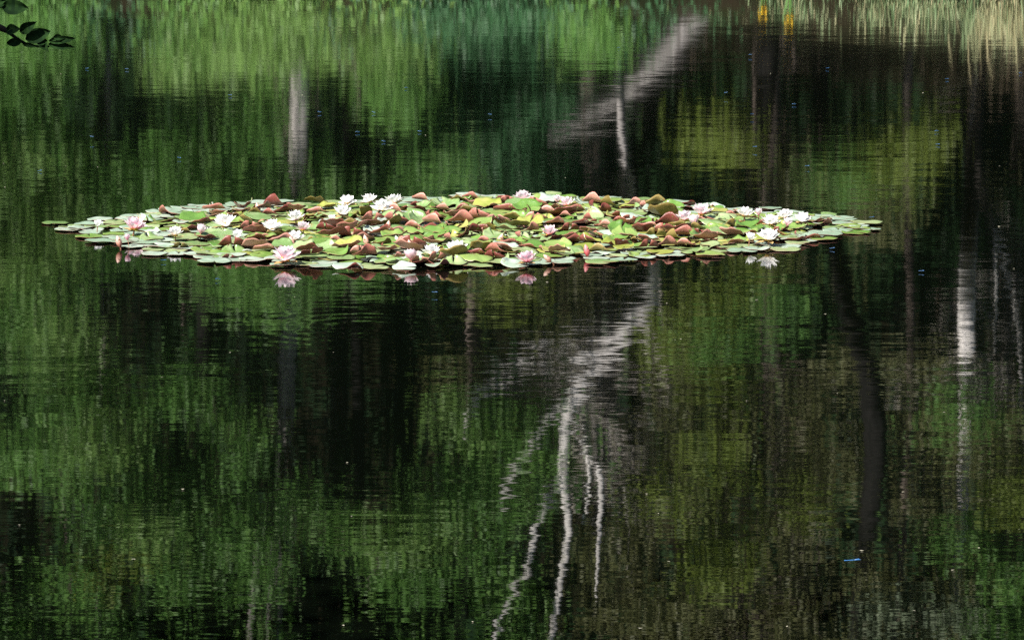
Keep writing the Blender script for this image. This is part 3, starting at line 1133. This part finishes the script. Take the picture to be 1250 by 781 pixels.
# outline of the patch (pixels of the photograph at water level)
OUT = [(78, 280), (112, 274), (150, 269), (190, 261), (255, 253), (340, 250), (420, 250), (500, 246), (565, 243), (640, 242), (710, 243), (790, 248), (850, 254), (905, 258), (960, 262),
       (1022, 266), (1072, 280), (1030, 285), (985, 296), (960, 302), (900, 308), (830, 311), (745, 318), (690, 321), (640, 326), (590, 326), (500, 328), (430, 326), (350, 321), (270, 318), (235, 313), (180, 305), (148, 296)]
INN = [(228, 279), (262, 262), (300, 258), (420, 254), (560, 250), (640, 248), (710, 249), (790, 253), (850, 259), (920, 263), (985, 269), (1005, 275), (985, 287), (930, 297), (870, 303), (780, 309), (700, 312), (650, 320),
       (590, 322), (500, 324), (400, 321), (330, 315), (262, 310), (250, 297)]


def inside(p, poly):
    x, y = p
    c = False
    j = len(poly) - 1
    for i in range(len(poly)):
        xi, yi = poly[i]
        xj, yj = poly[j]
        if (yi > y) != (yj > y) and x < (xj - xi) * (y - yi) / (yj - yi) + xi:
            c = not c
        j = i
    return c


pts = []
rnd = random.Random(5)


def darts(dmin, tries, old=()):
    out = []
    for _ in range(tries):
        x = rnd.uniform(-2.9, 2.6)
        y = rnd.uniform(21.8, 26.4)
        p = to_px((x, y, 0))
        if not inside((p[0] + rnd.gauss(0, 7), p[1] + rnd.gauss(0, 1.6)), OUT):
            continue
        if not 66 < p[0] < 1066:
            continue
        if all((x - a) ** 2 + (y - b) ** 2 > dmin * dmin for a, b, *_ in out):
            out.append((x, y, p))
    return out


top_layer = darts(0.126, 60000)
PADS = []
for (x, y, p) in top_layer:
    raised = inside(p, INN)
    PADS.append((x, y, p, raised))
for (px, py) in ((68, 273), (84, 281), (100, 280), (571, 240), (1062, 281), (1040, 279), (1012, 267), (1002, 264)):
    g = ground(px, py)
    PADS.append((g[0], g[1], (px, py), False))
PADS.sort(key=lambda q: q[1])
print("PADS", len(PADS))
INDIV = 300
if len(PADS) > INDIV:
    # the ones that would show least are flattened into the mass below
    keep = sorted(range(len(PADS)), key=lambda i: (not PADS[i][3], rnd.random()))
    keep = set(keep[:INDIV]) if False else set(rnd.sample(range(len(PADS)), INDIV))
else:
    keep = set(range(len(PADS)))

MASS = []
counts = {}
ORD = ["", "second ", "third ", "fourth ", "fifth ", "sixth ", "seventh ", "eighth ", "ninth ", "tenth ", "eleventh ", "twelfth "]
for i, (x, y, p, raised) in enumerate(PADS):
    rad = rnd.uniform(.066, .102)
    fd = min(((p[0] - f[0]) / 14) ** 2 + ((p[1] - (f[1] - 6)) / 7) ** 2 for f in FPOS)
    front_of = any(abs(p[0] - f[0]) < 17 and -4 < p[1] - f[1] < 11 for f in FPOS)
    topc = rnd.choices(['green', 'mid green', 'yellow-green', 'pale green'], [5, 6, 1.2, 1])[0]
    undc = rnd.choices(['red-brown', 'olive-brown', 'dark red'], [6, 1.6, 2.6])[0]
    if not raised:
        kind = 'flat'
        topc = rnd.choices(['pale green', 'mid green', 'green'], [7, 2, 1])[0]
        rot = Euler((rnd.gauss(0, .012), rnd.gauss(0, .012), rnd.uniform(0, 6.28)))
        z = .006 + rnd.random() * .006
        look = "flat " + topc + " floating leaf"
        if rnd.random() < .16 and inside((p[0], p[1] - 4), OUT) and 140 < p[0] < 1010:
            kind = 'curl'
            rot = Euler((rnd.gauss(.08, .05), 0, rnd.uniform(0, 6.28)))
            z = .02
            look = topc + " floating leaf, one edge curled"
    elif front_of:
        kind = rnd.choice(['flat', 'dome', 'cup'])
        q = Quaternion((0, 0, 1), rnd.uniform(0, 6.28))
        rot = q.to_euler()
        z = .012 + rnd.random() * .01
        look = "low " + topc + " leaf"
    else:
        u = rnd.random()
        spin = Quaternion((0, 0, 1), rnd.uniform(0, 6.28))
        yaw = Quaternion((0, 0, 1), rnd.gauss(0, .45))
        z = rnd.uniform(.018, .048)
        if u < .50:      # tipped back: the coloured underside shows
            kind = rnd.choice(['roll', 'roll', 'roll', 'fold', 'cup', 'roll'])
            a = -rnd.uniform(.14, .38) if rnd.random() < .88 else -rnd.uniform(.38, .6)
            look = "upturned " + undc + " leaf"
        elif u < .86:    # tipped towards the viewer: the green face shows
            kind = rnd.choice(['dome', 'dome', 'flat', 'cup', 'curl'])
            a = rnd.uniform(.0, .24)
            look = "tilted " + topc + " leaf"
        else:
            kind = rnd.choice(['fold', 'cup', 'curl'])
            a = rnd.gauss(0, .25)
            look = "crumpled " + topc + " leaf, " + undc + " below"
        rot = (yaw @ Quaternion((1, 0, 0), a) @ spin).to_euler()
    me = rnd.choice(VAR[kind])
    if kind == 'roll':
        j = rnd.randrange(len(ROLL))
        me = VAR['roll'][j]
        rot = (yaw @ Quaternion((1, 0, 0), -rnd.uniform(0, .22)) @ Quaternion((0, 0, 1), -PI / 2 - ROLL[j][2] + rnd.gauss(0, .35))).to_euler()
    if i not in keep:
        MASS.append((me, rot, rad, (x, y, z), topc, undc))
        continue
    o = bpy.data.objects.new("water_lily_leaf", me)
    COL.objects.link(o)
    if kind == 'fold':
        z += .01
    o.location = (x, y, z)
    o.rotation_euler = rot
    o.scale = (rad, rad, rad)
    for sl, m_ in zip(o.material_slots, (TOP[topc], UND[undc])):
        sl.link = 'OBJECT'
        sl.material = m_
    # where it lies, told by the flower it lies closest to
    bf = min(FPOS, key=lambda f: (f[2][0] - x) ** 2 + (f[2][1] - y) ** 2)
    dx, dy = x - bf[2][0], y - bf[2][1]
    if abs(dx) > abs(dy):
        way = "left of" if dx < 0 else "right of"
    else:
        way = "in front of" if dy < 0 else "behind"
    counts.setdefault((look, way, bf[3]), []).append((dx * dx + dy * dy, o))
SHORT = ["big pink tip flower", "small pale tip bloom", "tiny pink tip bloom", "white flower by a half-closed one", "half-closed pinkish flower", "white flower on dark sepals", "white flower in a brown leaf",
         "flat white flower between brown leaves", "tall white flower at the back", "tilted white flower", "white flower behind the mirrored one", "big mirrored front flower", "first back-row white flower",
         "highest back-row white flower", "last back-row white flower", "white flower before the back row", "white flower behind a brown leaf", "small closed white flower", "pink front-edge flower",
         "wide white front-edge flower", "white flower with yellow heart", "lone pale pink back flower", "small upright pale bloom", "pale pink flower by the dome", "pink flower in mid patch", "pink cup-shaped flower",
         "upper flower of the trio", "lower flower of the trio", "pink flower of the trio", "ragged white flower", "slim pale bloom", "tall white end-cluster flower", "outermost end-cluster flower",
         "flat white end-cluster flower", "pinkish end-cluster flower", "bright lone white flower", "nodding white flower"]
SHORT = {f[3]: n_ for f, n_ in zip(FPOS, SHORT)}
for (look, way, fl), lst in counts.items():
    lst.sort(key=lambda q: q[0])
    for k, (_, o) in enumerate(lst):
        lab = ORD[min(k, 11)] + look + " " + way + " the " + SHORT[fl]
        if len(lab.split()) > 15:
            look = look.replace(" floating", "")
        tag(o, ORD[min(k, 11)] + look + " " + way + " the " + SHORT[fl], "lily leaf", GP)

# leaves past the three hundred that show largest, and those lying under and between them: one mass
for (x, y, p) in darts(0.115, 40000):
    if not inside(p, INN) and (rnd.random() < .7 or not inside(p, OUT)):
        continue
    me = rnd.choice(VAR['flat'] + VAR['dome'][:1] + VAR['curl'][:2])
    MASS.append((me, Euler((rnd.gauss(0, .05), rnd.gauss(0, .05), rnd.uniform(0, 6.28))), rnd.uniform(.07, .095), (x, y, .006 + rnd.random() * .012), rnd.choice(list(TOP)), rnd.choice(list(UND))))
ML = list(TOP) + list(UND)
bm_V, bm_F, bm_m, bm_v, off = [], [], [], [], 0
for (me, rot, rad, loc, tc_, uc_) in MASS:
    co = np.empty(len(me.vertices) * 3, dtype=np.float32)
    me.vertices.foreach_get("co", co)
    co = co.reshape(-1, 3) @ np.array(rot.to_matrix()).T * rad + np.array(loc)
    co[:, 2] = np.maximum(co[:, 2], .002 + rnd.random() * .002)
    fi = np.empty(len(me.loops), dtype=np.int32)
    me.loops.foreach_get("vertex_index", fi)
    mi = np.empty(len(me.polygons), dtype=np.int32)
    me.polygons.foreach_get("material_index", mi)
    ve = np.empty(len(me.vertices), dtype=np.float32)
    me.attributes["vein"].data.foreach_get("value", ve)
    bm_V.append(co)
    bm_F.append(fi.reshape(-1, 4) + off)
    bm_m.append(np.where(mi == 0, ML.index(tc_), ML.index(uc_)))
    bm_v.append(ve + rnd.uniform(-.5, .5))
    off += len(co)
o = link("lily_foliage", mesh("lily_foliage", np.concatenate(bm_V), np.concatenate(bm_F), list(TOP.values()) + list(UND.values()), np.concatenate(bm_m), True, np.concatenate(bm_v), "vein", 'POINT'))
o["kind"] = "stuff"
o["label"] = "low lily leaves crowded under and between the separate ones"

# pollen, seed fluff and bits of leaf drifting on the pond
dv, df, doff = [], [], 0
for q in range(64):
    g = ground(random.uniform(-60, 1310), random.uniform(15, 770))
    a0, rr_ = random.uniform(0, 6.28), random.uniform(.002, .007)
    k = random.choice((4, 5, 6))
    for j in range(k):
        a = a0 + 2 * PI * j / k
        rj = rr_ * random.uniform(.5, 1.3)
        dv.append((g[0] + 1.6 * rj * math.cos(a), g[1] + rj * math.sin(a), .002 + .002 * (j % 2)))
    df.append(tuple(range(doff, doff + k)))
    doff += k
o = link("floating_debris", mesh("floating_debris", dv, df, (flat_mat("drifting_bits", (.20, .19, .14), .8, 0, .5),), None, False))
o["kind"] = "stuff"
o["label"] = "tiny pale bits of fluff and leaf drifting on the water"

# ------------------------------------------------------------------ damselflies
def fly_parts():
    ts = TubeSet()
    ts.add([(-.012, 0, 0), (-.020, 0, -.0003), (-.030, 0, -.001), (-.036, 0, -.001)], [.0011, .0009, .001, .0012], 6)
    ab = ts.build("abdomen", M['fly_blue'])
    ts = TubeSet()
    ts.add([(-.013, 0, 0), (-.008, 0, .001), (-.003, 0, .001), (0, 0, 0)], [.0012, .0024, .0022, .001], 8)
    th = ts.build("thorax", M['fly_blue'])
    ts = TubeSet()
    ts.add([(.0005, -.0026, 0), (.0015, -.0012, .0003), (.0015, .0012, .0003), (.0005, .0026, 0)], [.0009, .0014, .0014, .0009], 8)
    hd = ts.build("head", M['fly_black'])
    V, F = [], []
    for i in range(7):
        s = i / 6
        wd = .0026 * math.sin(PI * (.1 + .82 * s)) ** .7
        V += [(-wd * 1.0, .021 * s, .001), (0, .021 * s, .0013), (wd * .8, .021 * s, .001)]
    for i in range(6):
        for k in range(2):
            q = i * 3 + k
            F.append((q, q + 1, q + 4, q + 3))
    wg = mesh("wing", V, np.array(F), (M['fly_wing'],))
    return ab, th, hd, wg


AB, TH, HD, WG = fly_parts()
FLIES = [(108, 85, 2), (110, 173, 13), (153, 86, 2), (221, 195, 4), (51, 210, 3), (388, 139, 5), (283, 118, 2), (454, 139, 5), (494, 109, 2), (434, 163, 2), (466, 174, 2), (510, 162, 2), (600, 143, 6), (754, 60, 2),
         (914, 70, 6), (1012, 85, 4), (884, 119, 11), (967, 129, 2), (920, 144, 9), (924, 184, 10), (988, 206, 7), (1141, 162, 2), (1147, 178, 2), (1244, 91, 3), (1158, 98, 3), (1067, 267, 2), (1019, 305, 2), (534, 361, 9),
         (1128, 333, 2), (203, 320, 3), (263, 343, 2)]


def fly(x, y, z, sc, label, rz):
    root = empty("damselfly", (x, y, z))
    root.rotation_euler = (0, random.gauss(0, .1), rz)
    root.scale = (sc,) * 3
    tag(root, label, "damselfly", "blue damselflies hovering over the pond")
    link("abdomen", AB, root)
    link("thorax", TH, root)
    link("head", HD, root)
    for k in range(4):          # wings laid back along the body
        wo = link("wing", WG, root)
        wo.location = (-.006 - .003 * (k % 2), (-.0008, .0008)[k // 2], .0018)
        wo.rotation_euler = ((.5, -.5)[k // 2], .12 + .06 * (k % 2), PI / 2 + (.10, -.10)[k // 2])


for (px, py, gap) in FLIES:
    g = ground(px, py)
    dist = math.hypot(g[1], CAM_H)
    z = max(.012, gap / 2 * dist / FPX)
    lab = "tiny blue damselfly hovering just above open water " + ("beyond the lily patch" if py < 250 else "in front of the lily patch" if py > 290 else "off the tip of the lily patch")
    fly(g[0], g[1], z, .85, lab, random.uniform(-.6, .6) + (PI if random.random() < .5 else 0))
d = ray(1040, 683)  # a blue streak near the lower edge, built from the damselfly parts
pf = np.array((0, 0, CAM_H)) + d * (8.6 / d[1])
fly(pf[0] + .018, pf[1], pf[2], 1.0, "vivid blue streak built as a damselfly, low over the dark corner of the pond", .15)

# ------------------------------------------------------------------ light
SUN_EL, SUN_AZ = R(47), R(220)       # azimuth clockwise from +Y: behind the viewer, over the left shoulder
sv = Vector((math.sin(SUN_AZ) * math.cos(SUN_EL), math.cos(SUN_AZ) * math.cos(SUN_EL), math.sin(SUN_EL)))
ld = bpy.data.lights.new("sun", 'SUN')
ld.energy = 5.0
ld.angle = R(0.53)
ld.color = (1.0, .95, .87)
lo = bpy.data.objects.new("sun", ld)
lo.rotation_euler = sv.to_track_quat('Z', 'Y').to_euler()
lo.location = (0, 0, 40)
COL.objects.link(lo)
wd_ = bpy.data.worlds.new("World")
SC.world = wd_
wd_.use_nodes = True
nt = wd_.node_tree
sky = nt.nodes.new("ShaderNodeTexSky")
sky.sky_type = 'NISHITA'
sky.sun_disc = False
sky.sun_elevation = SUN_EL
sky.sun_rotation = SUN_AZ
nt.links.new(sky.outputs[0], nt.nodes["Background"].inputs[0])
nt.nodes["Background"].inputs[1].default_value = 0.05

# ------------------------------------------------------------------ camera
cd = bpy.data.cameras.new("camera")
cd.sensor_width = 36
cd.lens = 36 * FPX / W0
cd.clip_end = 2000
cd.clip_start = 0.1
co_ = bpy.data.objects.new("camera", cd)
co_.location = (0, 0, CAM_H)
co_.rotation_euler = (PI / 2 - PITCH, 0, 0)
COL.objects.link(co_)
SC.camera = co_

SC.view_settings.view_transform = 'Standard'
SC.view_settings.look = 'None'
SC.view_settings.exposure = 1.5
SC.view_settings.gamma = 1.0
SC.cycles.use_denoising = False
SC.cycles.max_bounces = 6
SC.cycles.diffuse_bounces = 3
SC.cycles.glossy_bounces = 3
SC.cycles.sample_clamp_indirect = 4.0
